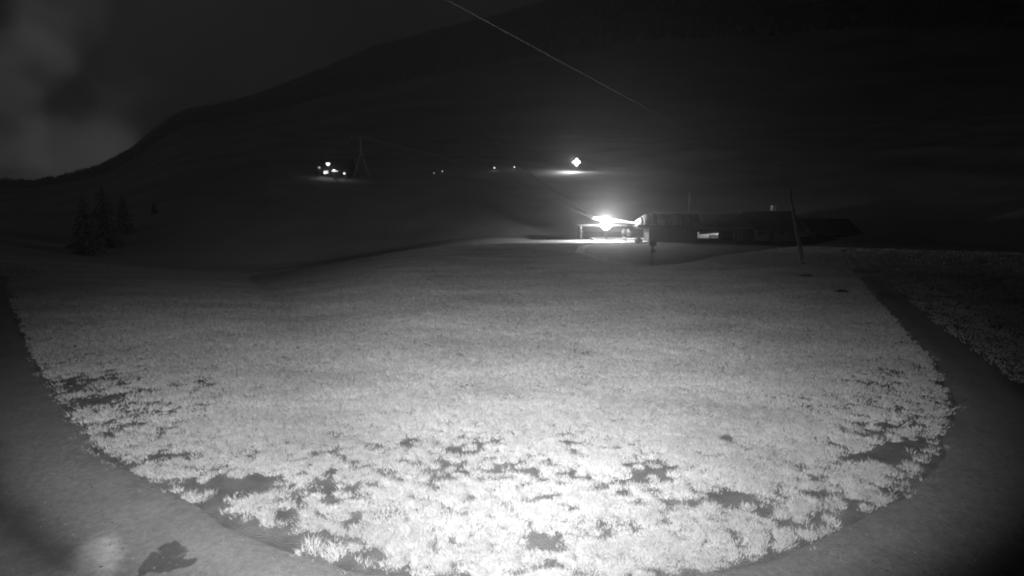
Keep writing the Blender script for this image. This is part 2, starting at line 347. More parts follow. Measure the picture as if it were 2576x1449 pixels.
# ------------------------------------------------------------------ grass
def inside(poly, x, y):
    c = np.zeros(len(x), bool); j = len(poly) - 1
    for i in range(len(poly)):
        xi, yi = poly[i]; xj, yj = poly[j]
        with np.errstate(divide='ignore', invalid='ignore'):
            c ^= ((yi > y) != (yj > y)) & (x < (xj - xi) * (y - yi) / (yj - yi) + xi)
        j = i
    return c
def grass(name, xs, ys, rad, hgt, nb, m, label, bw=.006, simple=False):
    n = len(xs); zs = terrain(xs, ys)
    a = rng.random((n, nb)) * 2 * math.pi; rr = np.sqrt(rng.random((n, nb))) * rad[:, None]
    bx = xs[:, None] + rr * np.cos(a) * .7; by = ys[:, None] + rr * np.sin(a) * .7
    H = hgt[:, None] * (.5 + .7 * rng.random((n, nb))); a2 = a + (rng.random((n, nb)) - .5) * 1.8
    lean = H * (.3 + .9 * rng.random((n, nb)))
    w = bw * (.7 + .6 * rng.random((n, nb))) * (rad[:, None] / .1)
    ta = rng.random((n, nb)) * math.pi
    wx, wy = np.cos(ta) * w, np.sin(ta) * w
    z0 = np.broadcast_to(zs[:, None], bx.shape) - .01
    p0 = np.stack([bx - wx, by - wy, z0], -1); p1 = np.stack([bx + wx, by + wy, z0], -1)
    p4 = np.stack([bx + np.cos(a2) * lean, by + np.sin(a2) * lean, z0 + H], -1); k = n * nb
    if simple:
        V = np.stack([p0, p1, p4], 2).reshape(-1, 3); F = np.arange(3 * k).reshape(-1, 3)
    else:
        mx, my = bx + np.cos(a2) * lean * .3, by + np.sin(a2) * lean * .3
        p2 = np.stack([mx + wx * .8, my + wy * .8, z0 + H * .62], -1); p3 = np.stack([mx - wx * .8, my - wy * .8, z0 + H * .62], -1)
        V = np.stack([p0, p1, p2, p3, p4], 2).reshape(-1, 3); o = np.arange(k) * 5
        F = np.concatenate([np.stack([o, o + 1, o + 2], -1), np.stack([o, o + 2, o + 3], -1), np.stack([o + 3, o + 2, o + 4], -1)])
    return tag(np_mesh(name, V, F, m), label, 'grass', kind='stuff')
def grass_mat(name, v, tr=.35):
    mt = bpy.data.materials.new(name); mt.use_nodes = True; global nt
    nt = mt.node_tree; nt.nodes.clear(); tcn = N('ShaderNodeTexCoord')
    n1 = N('ShaderNodeTexNoise'); n1.inputs['Scale'].default_value = .35; n1.inputs['Detail'].default_value = 6; n1.inputs['Roughness'].default_value = .62
    mp = N('ShaderNodeMapping'); mp.inputs['Scale'].default_value = (.55, 1, 0); L(tcn.outputs['Object'], mp.inputs[0]); L(mp.outputs[0], n1.inputs['Vector'])
    mr = N('ShaderNodeMapRange'); mr.inputs['From Min'].default_value = .3; mr.inputs['From Max'].default_value = .7
    mr.inputs['To Min'].default_value = v * .72; mr.inputs['To Max'].default_value = v * 1.2
    n5 = N('ShaderNodeTexNoise'); n5.inputs['Scale'].default_value = 5.5; n5.inputs['Detail'].default_value = 3; L(tcn.outputs['Object'], n5.inputs['Vector'])
    mi = N('ShaderNodeMath', operation='MULTIPLY_ADD'); L(n5.outputs['Fac'], mi.inputs[0]); mi.inputs[1].default_value = .45; mi.inputs[2].default_value = -.225
    ma = N('ShaderNodeMath', operation='ADD'); L(n1.outputs['Fac'], ma.inputs[0]); L(mi.outputs[0], ma.inputs[1]); L(ma.outputs[0], mr.inputs['Value'])
    d = N('ShaderNodeBsdfDiffuse'); L(mr.outputs[0], d.inputs[0])
    ge = N('ShaderNodeNewGeometry'); up = N('ShaderNodeVectorMath', operation='ADD'); L(ge.outputs['Normal'], up.inputs[0]); up.inputs[1].default_value = (0, 0, 1.15)   # soft blades: shade partly as a turf surface
    no = N('ShaderNodeVectorMath', operation='NORMALIZE'); L(up.outputs[0], no.inputs[0]); L(no.outputs[0], d.inputs['Normal'])
    o = N('ShaderNodeOutputMaterial'); L(d.outputs[0], o.inputs[0]); return mt
GM = grass_mat('meadow_grass', .68)
field = np.vstack([EC, [(60, 95)], [(-70, 95)], [(-70, 50)]])
NC = 1500000
u = rng.random(NC); rr = 5.0 * (80 / 5.0) ** (u ** 1.15)
th = np.radians(-58 + 116 * rng.random(NC)); xs = rr * np.sin(th); ys = rr * np.cos(th)
k0 = inside(field, xs, ys) & (ys < 64 + 6 * fbm(xs * .1, ys * .1, 2)) & (rng.random(NC) < np.clip(.24 * (rr / 9) ** .35, 0, 1))
xs, ys, rr, th = xs[k0], ys[k0], rr[k0], th[k0]
# bare gaps: clumpy noise, hardly any through the middle of the meadow
nn = .30 * fbm(xs * 1.8, ys * 2.4, 3) + .70 * fbm(xs * 8.5 + 7, ys * 11.0, 4)
nn = np.searchsorted(np.sort(nn), nn) / len(nn)                       # rank: the threshold below is the bare share
n2_ = fbm(xs * .45 + 40, ys * .45, 3)
side = np.abs(th) / math.radians(42)
gap_thr = .48 + .55 * (n2_ - .5) + .14 * sst(.5, 1, side) - .62 * sst(7.6, 11.5, rr) * (1 - sst(.55, .95, side)) - .5 * sst(14, 22, rr)
for px, py, a, b_ in [(560, 1215, .75, .28), (640, 1230, .5, .2), (430, 1150, .55, .25), (1850, 1250, .55, .26), (1385, 1380, .36, .13), (1900, 1135, .35, .28), (1640, 1190, .5, .14), (2150, 1150, .5, .25),
                      (2230, 1150, .3, .3), (1800, 1265, .4, .2), (620, 1335, .5, .14), (700, 1362, .5, .14), (770, 1378, .42, .12), (540, 1300, .4, .12), (1590, 1210, .3, .15), (1830, 1108, .25, .2), (1370, 1350, .25, .12), (230, 1010, .5, .4), (190, 960, .6, .5)]:
    c = G(px, py); e = ((xs - c.x) / a) ** 2 + ((ys - c.y) / b_) ** 2
    gap_thr = gap_thr + .55 * np.exp(-e)
ed = np.full(len(xs), 9.0); nb_ = rr < 12
for q0 in EC[::5]: ed[nb_] = np.minimum(ed[nb_], np.hypot(xs[nb_] - q0[0], ys[nb_] - q0[1]))
strip = np.where((xs > -5) & (xs < -.3), .38, .16)
gap_thr = gap_thr + 1.2 * (1 - sst(strip * .4, strip, ed + (nn - .5) * .25))
soft = sst(-.10, .22, nn - gap_thr)
keep = (rng.random(len(xs)) < soft) & ~inside(yp, xs, ys)
xs, ys, rr, soft = xs[keep], ys[keep], rr[keep], soft[keep]
f = np.clip(rr / 9, .75, 6) ** .6
clump = fbm(xs * 4.5, ys * 4.5, 3)
h = (.02 + .12 * clump ** 1.3) * (.55 + .45 * soft) * f ** .4
nr = rr < 12
grass('grass', xs[nr], ys[nr], .085 * f[nr], h[nr], 13, GM, 'pale short grass of the near meadow, thin and tufted by the track', bw=.0046)
grass('distant_grass', xs[~nr], ys[~nr], .10 * f[~nr], h[~nr], 7, GM, 'even mown grass of the farther meadow', bw=.011, simple=True)
print('tufts', nr.sum(), (~nr).sum())
# far verge and the meadow right of the track
NV = 60000
u = rng.random(NV); rr = 8.0 * (70 / 8.0) ** u; th = np.radians(20 + 50 * rng.random(NV)); xs = rr * np.sin(th); ys = rr * np.cos(th)
opoly = np.array([G(a, b)[:2] for a, b in OUTER] + [(14.5, 12.2), (60, 10), (80, 60), (36, 60)])
keep = inside(opoly, xs, ys) & (fbm(xs * .6, ys * .6, 4) > .2); xs, ys, rr = xs[keep], ys[keep], rr[keep]; f = np.clip(rr / 9, .75, 6) ** .55
grass('verge_grass', xs, ys, .12 * f, .09 * f ** .35, 7, grass_mat('bank_grass', .66), 'dim grass on the bank right of the track')
NV = 26000
x0 = np.repeat(EC[:, 0], 1); idx = rng.integers(0, int(nE * .62), NV); dd = W_ROAD + .1 + rng.random(NV) ** 1.3 * 3.5
q = EC[idx] + outn[idx] * dd[:, None]; xs, ys = q[:, 0], q[:, 1]; rr = np.hypot(xs, ys); keep = (rr > 3.2) & (fbm(xs * 1.3, ys * 1.3, 4) > .46) & (xs < 3)
xs, ys, rr = xs[keep], ys[keep], rr[keep]
grass('outer_verge_grass', xs, ys, np.full(len(xs), .10), np.full(len(xs), .08), 7, grass_mat('verge_grass_dry', .3), 'sparse dry grass on the outer edge of the track at lower left')

# stray tufts creeping over the edge of the track
NV = 2600; idx = rng.integers(0, nE, NV); dd = (wob[idx] - .12) + rng.random(NV) ** 2.2 * .55
q = EC[idx] + outn[idx] * dd[:, None] + (rng.random((NV, 2)) - .5) * .2; q = q[(np.hypot(q[:, 0], q[:, 1]) < 22) & (fbm(q[:, 0] * 1.4, q[:, 1] * 1.4, 3) > .45)]
grass('edge_grass', q[:, 0], q[:, 1], np.full(len(q), .05), np.full(len(q), .075), 7, GM, 'stray grass creeping over the inner edge of the track', bw=.007)
# a few taller tufts that stand out
for px, py, lab in [(1697, 885, 'tall pale grass tuft standing alone right of the meadow middle'), (785, 1385, 'bushy pale grass tuft in the bare soil strip by the track'), (1190, 1008, 'broad pale grass tuft in the middle of the meadow'),
                    (840, 1388, 'second pale grass tuft in the bare strip beside the track')]:
    c = G(px, py); n = 6; d = math.hypot(c.x, c.y); s = d / 9
    ax = c.x + (rng.random(n) - .5) * .25 * s; ay = c.y + (rng.random(n) - .5) * .2 * s
    o = grass('grass_tuft', ax, ay, np.full(n, .13 * max(s, .8)), np.full(n, .15 * max(s, .7) ** .5), 26, GM, lab, bw=.006); del o['kind']; o['category'] = 'grass tuft'
# molehills
for px, py, s, lab in [(2120, 737, .4, 'low dark molehill in the meadow left of the far track'), (2030, 697, .5, 'flat dark earth mound at the foot of the leaning pole')]:
    c = G(px, py); prof = [(s, -.03), (s * .85, .03), (s * .55, .08), (s * .2, .11), (.001, .12)]
    m_ = MB().lathe(prof, n=14); m_.v = [(x * (1 + .25 * random.random()), y * (1 + .25 * random.random()), z * (.8 + .4 * random.random())) for x, y, z in m_.v]
    o = m_.build('molehill', 'bark', loc=(c.x, c.y, tz(c.x, c.y))); tag(o, lab, 'molehill', 'molehills in the meadow')

# ------------------------------------------------------------------ forest on the mountain, spruces on the left
def forest():
    n = 26000
    az = np.radians(-50 + 100 * rng.random(n)); t = 1 - rng.random(n) ** 1.6; r = 900 + (R2 * 1.01 - 900) * t
    x, y = r * np.sin(az), r * np.cos(az); z = terrain(x, y)
    H = 6 + 8 * rng.random(n); Rd = H * (.16 + .08 * rng.random(n))
    VV = []; FF = []
    prof = [(0.05, .1), (1, .12), (.45, .5), (.6, .52), (.03, 1)]; k = 6
    for pr, ph in prof:
        for a in range(k):
            tt = a / k * 2 * math.pi; jit = .75 + .5 * rng.random(n)
            VV.append(np.stack([x + Rd * pr * jit * math.cos(tt), y + Rd * pr * jit * math.sin(tt), z + H * ph - 1], -1))
    V = np.stack(VV, 1); nv = len(prof) * k
    for i in range(len(prof) - 1):
        for a in range(k): FF.append((i * k + a, i * k + (a + 1) % k, (i + 1) * k + (a + 1) % k, (i + 1) * k + a))
    F = (np.array(FF)[None] + (np.arange(n) * nv)[:, None, None]).reshape(-1, 4)
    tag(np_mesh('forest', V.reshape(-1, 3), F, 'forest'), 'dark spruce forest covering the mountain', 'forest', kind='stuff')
forest()

def spruce(px, py_top, r, lab):
    d = ray(px, py_top); d = d / math.hypot(d.x, d.y); x, y = d.x * r, d.y * r; z0 = tz(x, y); H = CAM_H + d.z * r - z0
    t = empty('spruce_tree', (x, y, z0 - .2), lab, 'tree', 'spruces on the left slope')
    MB().tube([(0, 0, 0), (0.05, 0, H * .5), (0, 0, H * .97)], [.018 * H, .011 * H, .003 * H], 7).build('trunk', 'bark', t)
    vs = []; fs = []; z = .1 * H
    while z < H * .98:
        f = (H - z) / H; R = .24 * H * f ** .85 * (.8 + .4 * random.random()) + .1; nb = 7 + int(6 * f)
        for k in range(nb):
            a = 2 * math.pi * k / nb + random.random(); rl = R * (.7 + .5 * random.random()); dr = rl * (.25 + .3 * random.random()); wd = rl * .28
            for s in range(3):
                f0, f1 = s / 3, (s + 1) / 3 + .1; za, zb = z - dr * f0 ** 1.3, z - dr * f1 ** 1.3
                for sg in (-1, 1):
                    aa = a + sg * .28; o = len(vs)
                    vs += [(rl * f0 * math.cos(a), rl * f0 * math.sin(a), za), (rl * f1 * math.cos(a), rl * f1 * math.sin(a), zb), (rl * (f1 - .1) * math.cos(aa), rl * (f1 - .1) * math.sin(aa), zb - wd * .5)]
                    fs.append((o, o + 1, o + 2))
        z += (.028 + .03 * f) * H
    MB().add(vs, fs).build('crown', 'spruce', t)
for a in [(252, 452, 100, 'dark spruce whose tip stands alone against the pale sky'), (205, 478, 94, 'shorter dark spruce left of the lone spruce tip'), (305, 480, 108, 'broad dark spruce right of the lone spruce tip'),
          (385, 500, 118, 'low spruce below the foot of the ridge'), (440, 512, 124, 'lowest spruce, rightmost of the row on the left slope')]: spruce(*a)

# ------------------------------------------------------------------ lift station in the valley
YS = 70.0
def sz(px, py, Y=YS): return P(px, py, Y)
# --- terminal: long rounded hood on two legs with the bull wheel under it
c0 = P(1595, 566, YS); c1 = P(1748, 566, YS); base = Vector((c0.x, YS, tz(c0.x, YS)))
hz = c0.z - base.z; LX = c1.x - c0.x
T = empty('lift_terminal', base, 'pale rounded chairlift terminal hood right of the bright floodlight', 'lift station')
def section(x, s):       # half-oval cross-section in y,z
    pts = []
    for k in range(11):
        t = math.pi * k / 10; pts.append((x, -1.7 * s ** .5 * math.cos(t), hz + 1.35 * s * math.sin(t) ** .7))
    return pts
NP = 9
for k in range(NP):
    xa = LX * k / NP + .03; xb = LX * (k + 1) / NP - .03
    def sc(x): return min(1.0, .12 + (max(x, 0) / 1.7) ** .75) if x < 1.7 else 1.0
    xs_ = np.linspace(xa, xb, 5 if k < 2 else 2); vs = []; fs = []
    for q in xs_: vs += section(q, sc(q))
    for a in range(len(xs_) - 1):
        for b_ in range(10): fs.append((a * 11 + b_, a * 11 + b_ + 1, (a + 1) * 11 + b_ + 1, (a + 1) * 11 + b_))
    o = MB().add(vs, fs).build('hood_panel', 'hood' if k == 0 else ('render' if k in (3, 5) else 'roof'), T, smooth=True)  # nose panel paler, others darker: lamplight put into the panel colours
    so = o.modifiers.new('thick', 'SOLIDIFY'); so.thickness = .04
MB().box(LX * .5, 0, hz - .12, LX * .96, 2.9, .18).build('chassis_beam', 'darkmetal', T)
for fx in (.3, .8): MB().tube([(LX * fx, 0, 0), (LX * fx, 0, hz - .2)], [.42, .34], 14).build('leg', 'darkmetal', T)
bw = MB().lathe([(1.45, -.06), (1.55, 0), (1.45, .06), (1.3, .05), (1.3, -.05), (1.45, -.06)], (1.7, 0, hz - .38), 24)
for k in range(6):
    a = k * math.pi / 3; bw.tube([(1.7, 0, hz - .38), (1.7 + 1.35 * math.cos(a), 1.35 * math.sin(a), hz - .38)], .05, 6)
bw.build('bull_wheel', 'darkmetal', T)
rl = MB()
for q in np.linspace(2.2, 4.3, 5): rl.tube([(q, -.6, hz + 1.3), (q, -.6, hz + 1.62)], .02, 6)
rl.tube([(2.0, -.6, hz + 1.62), (4.5, -.6, hz + 1.62)], .035, 6); rl.build('railing', 'stone', T)
MB().box(LX * .58, .15, (hz - .25) / 2, LX * .74, 2.7, hz - .25).build('drive_cabinet', 'darkmetal', T, bevel=.05)

# --- open canopy over the loading area, left of the terminal
c0 = P(1457, 567, 72.5); c1 = P(1598, 567, 72.5); bz = tz(c0.x, 72.5)
Cn = empty('loading_canopy', (c0.x, 72.5, bz), 'flat canopy on thin posts behind the bright floodlight', 'canopy'); hh = c0.z - bz; lx = c1.x - c0.x
MB().box(lx / 2, 1.6, hh + .06, lx, 3.6, .12).build('roof_slab', 'roof', Cn)
MB().box(lx / 2, -.25, hh + .02, lx + .1, .1, .2).build('fascia_beam', 'darkwood', Cn)
for x, y in ((.3, 0.1), (lx * .5, .1), (lx - 1.6, .1), (.3, 3.1), (lx * .5, 3.1), (lx - .3, 3.1)): MB().tube([(x, y, 0), (x, y, hh)], .07, 8).build('post', 'darkwood', Cn)
MB().box(lx * .5, 3.28, .55, lx - .4, .06, 1.1).build('back_panel', 'darkwood', Cn)
# --- loading platform slab
a0 = P(1490, 604, 72.5); a1 = P(1640, 604, 72.5)
pf = MB().box((a1.x - a0.x) / 2, 0, .16, a1.x - a0.x, 4.2, .32).build('platform', 'concrete', loc=(a0.x, 73.2, tz(a0.x, 72)), bevel=.03); tag(pf, 'pale concrete loading platform lit by the bright floodlight', 'platform')
# --- the bright floodlight on its mast
def lamp_mast(name, base, H, lab, lens, energy, heads, size, group=None, lightoff=(0, -.6, 0)):
    t = empty(name, base, lab, 'floodlight', group)
    MB().tube([(0, 0, 0), (0, 0, H - .1)], [.09, .06], 10).build('mast', 'darkmetal', t)
    MB().box(0, 0, .04, .35, .35, .08).build('base_plate', 'metal', t)
    for dx, dz in heads:
        hd = MB().lathe([(size * .35, .35), (size * .8, .28), (size * .95, .02)], (dx, -.15, H + dz), 18, 'y').build('lamp_head', 'darkmetal', t, smooth=True)
        MB().lathe([(.001, -.10), (size * .5, -.09), (size * .97, -.035)], (dx, -.15, H + dz), 18, 'y').build('lamp_glass', lens, hd, smooth=True)
        if abs(dx) + abs(dz) > .01: MB().tube([(0, .1, H), (dx, .1, H + dz)], .035, 6).build('arm', 'metal', t)
    point_light('lamp_light', (lightoff[0], lightoff[1], H + lightoff[2]), energy, t, .12)
    return t
lp = P(1524, 565, 71.2); gz = tz(lp.x, 71.2)
lamp_mast('floodlight', (lp.x, 71.2, gz), lp.z - gz, 'blazing floodlight at the left end of the lift station', 'lens', 4200, [(0, 0)], .66, lightoff=(-.1, -.25, .95))
FL = bpy.data.objects['floodlight']; sl_ = bpy.data.lights.new('halo_light', 'SPOT'); sl_.energy = 10000; sl_.spot_size = math.radians(30); sl_.spot_blend = 1; sl_.shadow_soft_size = .3
so_ = bpy.data.objects.new('halo_spot', sl_); COL.objects.link(so_); so_.parent = FL; so_.location = (0, -.7, lp.z - gz)
so_.rotation_euler = Vector((-lp.x, -71.2, 10.0)).to_track_quat('-Z', 'Y').to_euler()      # extra spot added for the lamp's halo, aimed at the camera, slightly upward
lp = P(1462, 572, 69); gz = tz(lp.x, 69)
t = empty('bollard_light', (lp.x, 69, gz), 'tiny lit bollard left of the blazing floodlight', 'lamp'); hh_ = lp.z - gz
MB().tube([(0, 0, 0), (0, 0, hh_ - .1)], .05, 8).build('post', 'metal', t); MB().lathe([(.001, -.12), (.1, -.1), (.1, .1), (.001, .12)], (0, 0, hh_), 10).build('lamp_glass', 'dimwin', t)
# --- lit shrub and planter
def shrub(base, w, h, n, lab, name='shrub', cat='shrub', lm='leaf', grp=None):
    t = empty(name, base, lab, cat, grp)
    st_ = MB()
    for k in range(5):
        a = random.random() * 6.28; st_.tube([(0, 0, 0), (.25 * w * math.cos(a), .25 * w * math.sin(a), h * .7)], [.03, .01], 5)
    st_.build('stem', 'bark', t); vs = []; fs = []; lobes = [(random.uniform(-.3, .3) * w, random.uniform(-.3, .3) * w, random.uniform(.25, .85) * h, random.uniform(.14, .27)) for q in range(6)]
    for k in range(n):
        while True:
            p = Vector((random.uniform(-1, 1), random.uniform(-1, 1), random.uniform(-1, 1)))
            if .35 < p.length < 1: break
        c_ = lobes[k % 6]; p = Vector((c_[0] + p.x * w * c_[3], c_[1] + p.y * w * c_[3], max(.05, c_[2] + p.z * h * c_[3]))); s = .07 + .08 * random.random()
        a = Vector((random.gauss(0, 1), random.gauss(0, 1), random.gauss(0, 1))).normalized(); b_ = a.orthogonal().normalized(); o = len(vs)
        vs += [p - a * s, p + b_ * s * .5, p + a * s, p - b_ * s * .5]; fs.append((o, o + 1, o + 2, o + 3))
    MB().add(vs, fs).build('foliage', lm, t)
bpt = P(1575, 600, 69.0); shrub((bpt.x, 69.0, tz(bpt.x, 69)), 1.3, 1.5, 500, 'lit pale shrub just right of the floodlight')
bpt = P(1606, 602, 67.5); bb = (bpt.x, 67.5, tz(bpt.x, 67.5) + .0)
t = empty('planter', bb, 'stone planter trough right of the lit shrub', 'planter')
for q in ((0, -.2, .9, .06), (0, .2, .9, .06)): MB().box(q[0], q[1], .2, q[2], q[3], .4).build('side', 'stone', t)
for q in (-.42, .42): MB().box(q, 0, .2, .06, .33, .4).build('end', 'stone', t)
MB().box(0, 0, .17, .77, .33, .3).build('soil', 'soil', t)
shrub((bb[0], bb[1], bb[2] + .3), .9, .5, 200, 'low pale flowering plant growing in the stone planter', 'potted_plant', 'plant')

# --- main machine building: pitched roof on walls, open bay in the lower right
def house(name, pxl, pxr, py_eave, py_ridge, Y, depth, lab, wallm, roofm, bays=(), win=(), door=None, chimney=None, over=.5, py_base=None, winm='glass', cat='building', panels=8):
    a = P(pxl, py_eave, Y); b_ = P(pxr, py_eave, Y); gz_ = min(tz(a.x, Y), tz(b_.x, Y)); t = empty(name, (a.x, Y, gz_ - .02), lab, cat)
    w = b_.x - a.x; he = a.z - gz_; hr = P(pxl, py_ridge, Y + depth / 2).z - gz_
    s = w / (pxr - pxl)
    X = lambda px: (px - pxl) * s
    Zp = lambda py: P(pxl, py, Y).z - gz_
    # front wall pieces around the openings (bays, windows, door)
    ops = sorted([(X(p0), X(p1), 0, Zp(p2)) for p0, p1, p2 in bays] + [(X(p0), X(p1), Zp(p3), Zp(p2)) for p0, p1, p2, p3 in win] + ([(X(door[0]), X(door[1]), 0, Zp(door[2]))] if door else []))
    wm = MB(); x = 0
    for x0, x1, z0, z1 in ops:
        if x0 > x: wm.box((x + x0) / 2, .1, he / 2, x0 - x, .2, he)
        if z0 > 0: wm.box((x0 + x1) / 2, .1, z0 / 2, x1 - x0, .2, z0)
        wm.box((x0 + x1) / 2, .1, (z1 + he) / 2, x1 - x0, .2, he - z1); x = x1
    if x < w: wm.box((x + w) / 2, .1, he / 2, w - x, .2, he)
    wm.build('front_wall', wallm, t)
    for sx_ in (0, w): MB().prism([(0, 0)], 0, 0) if 0 else MB().add([(sx_ + q, y, z) for q in (-.1, .1) for y, z in ((.2, 0), (depth, 0), (depth, he), (depth / 2, hr - .05), (.2, he))],
        [(0, 1, 2, 3, 4), (9, 8, 7, 6, 5), (0, 5, 6, 1), (1, 6, 7, 2), (2, 7, 8, 3), (3, 8, 9, 4), (4, 9, 5, 0)]).build('side_wall', 'darkwood', t)
    bw_ = MB(); x = .1
    for p0, p1, p2 in bays:
        if X(p0) > x: bw_.box((x + X(p0)) / 2, depth - .1, he / 2, X(p0) - x, .2, he)
        x = X(p1); bw_.box((X(p0) + x) / 2, depth - .1, (Zp(p2) + he) / 2, x - X(p0), .2, he - Zp(p2))
    bw_.box((x + w - .1) / 2, depth - .1, he / 2, w - .1 - x, .2, he); bw_.build('rear_wall', wallm, t)
    # two roof slopes, each of sheet panels with raised edges
    sl = (hr - he) / (depth / 2)
    for side in (0, 1):
        rp = None
        for k in range(panels):
            xa, xb = -over + (w + 2 * over) * k / panels + .015, -over + (w + 2 * over) * (k + 1) / panels - .015
            y0, z0, y1, z1 = (-over, he - over * sl, depth / 2, hr) if side == 0 else (depth + over, he - over * sl, depth / 2, hr)
            q = MB(); th_ = .07
            q.add([(xx, yy, zz + dz) for dz in (0, th_) for xx, yy, zz in ((xa, y0, z0), (xb, y0, z0), (xb, y1, z1), (xa, y1, z1))], [(3, 2, 1, 0), (4, 5, 6, 7), (0, 1, 5, 4), (1, 2, 6, 5), (2, 3, 7, 6), (3, 0, 4, 7)])
            q.build('roof_panel', roofm, t)
    MB().tube([(-over, depth / 2, hr + .07), (w + over, depth / 2, hr + .07)], .07, 8).build('ridge_cap', roofm, t)
    MB().tube([(-over, -over - .06, he - over * sl + .02), (w + over, -over - .06, he - over * sl + .02)], .06, 8).build('gutter', 'metal', t)
    for p0, p1, p2, p3 in win:
        x0, x1, z0, z1 = X(p0), X(p1), Zp(p3), Zp(p2); fm = MB()
        for bx_ in ((x0 + .03, .06, z0, z1), (x1 - .03, .06, z0, z1)): fm.box(bx_[0], .04, (z0 + z1) / 2, .06, .12, z1 - z0)
        for zz in (z0 + .03, z1 - .03, ): fm.box((x0 + x1) / 2, .04, zz, x1 - x0 - .12, .11, .06)
        fm.box((x0 + x1) / 2, .05, (z0 + z1) / 2, .05, .07, z1 - z0 - .12)
        wo = fm.build('window', 'wood', t); MB().box((x0 + x1) / 2, .1, (z0 + z1) / 2, x1 - x0 - .02, .02, z1 - z0 - .02).build('pane', winm, wo)
        MB().box((x0 + x1) / 2, -.06, z0 - .03, x1 - x0 + .16, .16, .05).build('sill', 'stone', wo)
    if door:
        x0, x1, z1 = X(door[0]), X(door[1]), Zp(door[2]); dm = MB()
        for k in range(4): dm.box(x0 + (x1 - x0) * (k + .5) / 4, .09, z1 / 2, (x1 - x0) / 4 - .015, .05, z1 - .04)
        do = dm.build('door', 'darkwood', t); MB().tube([(x1 - .12, .0, 1.0), (x1 - .12, .06, 1.0)], .025, 6).build('handle', 'metal', do)
    if chimney:
        cx = X(chimney); MB().box(cx, depth * .55, hr + .25, .5, .5, 1.3).build('chimney', 'plaster', t)
    return t, (a.x, Y, gz_), w, he, hr
mh, mo, mw, mhe, mhr = house('machine_building', 1700, 1882, 570, 538, 71.0, 8.0, 'long dark machine building with an open lit bay, right of the terminal', 'darkwood', 'roof', bays=[(1756, 1866, 583)], panels=9)
# lit ground behind the bay and the lamp that lights it
lb = P(1825, 574, 84); gz = tz(lb.x, 84)
t = empty('wall_lamp_post', (lb.x, 84.5, gz), 'small lamp post lighting the ground behind the open bay', 'lamp')
MB().tube([(0, 0, 0), (0, 0, 2.6)], .05, 8).build('post', 'metal', t); MB().box(0, -.15, 2.6, .3, .4, .1).build('lamp_head', 'darkmetal', t); bs = bpy.data.lights.new('bay_light', 'SPOT'); bs.energy = 900; bs.spot_size = math.radians(150); bs.spot_blend = .3; bs.shadow_soft_size = .08; bso = bpy.data.objects.new('lamp_light', bs); COL.objects.link(bso); bso.parent = t; bso.location = (0, -.2, 2.45)
cp = MB().box(0, 0, .05, 5.2, 5, .1).build('concrete_pad', 'concrete', loc=(P(1815, 590, 85).x, 86, tz(P(1815, 590, 85).x, 86) + .1)); tag(cp, kind='structure')
# bench in front of the bay
bb = P(1800, 606, 68.5); gz = tz(bb.x, 68.5); t = empty('bench', (bb.x, 68.5, gz + .1), 'dark low wooden bench in front of the lit bay', 'bench')
for k in range(3): MB().box(0, -.15 + .16 * k, .45, 1.5, .13, .045).build('seat_slat', 'darkwood', t)
for k in range(2): MB().box(0, .24, .6 + .17 * k, 1.5, .04, .13).build('back_slat', 'darkwood', t)
for sx_ in (-.6, .6): MB().box(sx_, 0, .22, .07, .42, .43).build('leg', 'darkmetal', t)
# steel posts at the right of the bay
for k, px in enumerate((1846, 1856, 1864)):
    q = P(px, 604, 69.6); o = MB().tube([(0, 0, 0), (0, 0, 1.1), (0, 0, 1.16)], [.05, .05, .03], 8).build('steel_bollard', 'stone', loc=(q.x, 69.6, tz(q.x, 69.6) + .08))
    tag(o, ['left pale bollard beside the lit bay', 'middle pale bollard beside the lit bay', 'right pale bollard beside the lit bay'][k], 'bollard', 'bollards beside the bay')
# house on the right
house('small_house', 1899, 2016, 573, 533, 71.8, 6.5, 'small plastered house behind the leaning pole', 'render', 'tile', win=[(1908, 1923, 578, 592), (1960, 1976, 578, 592)], door=(1935, 1949, 575.5), chimney=1975, panels=10)
house('low_barn', 2050, 2160, 584, 552, 76.0, 7.0, 'low dark barn right of the small house', 'darkwood', 'tile', win=[(2085, 2098, 588, 598)], panels=8)

# --- leaning pole
pb = G(2021, 664); pt = P(1985, 467, pb.y); gz = tz(pb.x, pb.y)
PT = empty('utility_pole', (pb.x, pb.y, gz - .1), 'leaning wooden pole in front of the small house', 'pole')
tp = Vector((pt.x - pb.x, 0, pt.z - gz)); MB().tube([(0, 0, 0), tp * .5, tp], [.15, .12, .09], 10).build('shaft', 'wood', PT)
MB().box(tp.x - .25, 0, tp.z - .12, .9, .1, .1).build('crossarm', 'stone', PT)
for sx_ in (-.6, .1): MB().lathe([(.03, 0), (.05, .05), (.04, .09), (.05, .13), (.001, .16)], (tp.x + sx_, 0, tp.z - .07), 8).build('insulator', 'stone', PT)
MB().box(tp.x * .04, -.17, .35, .22, .02, .2).build('marker_plate', 'stone', PT)
# --- marker post at the near edge of the hollow
q = G(1640, 668); gz = tz(q.x, q.y); t = empty('marker_post', (q.x, q.y, gz), 'dark wooden signpost standing at the near edge of the hollow', 'signpost')
MB().box(0, 0, .9, .16, .16, 1.8).build('post', 'darkwood', t, bevel=.01)
MB().box(0, -.1, 1.6, .5, .03, .34).build('board', 'darkwood', t); MB().box(0, -.1, 1.05, .36, .03, .24).build('board', 'darkwood', t)
MB().lathe([(.14, 0), (.001, .1)], (0, 0, 1.8), 4).build('cap', 'darkwood', t)

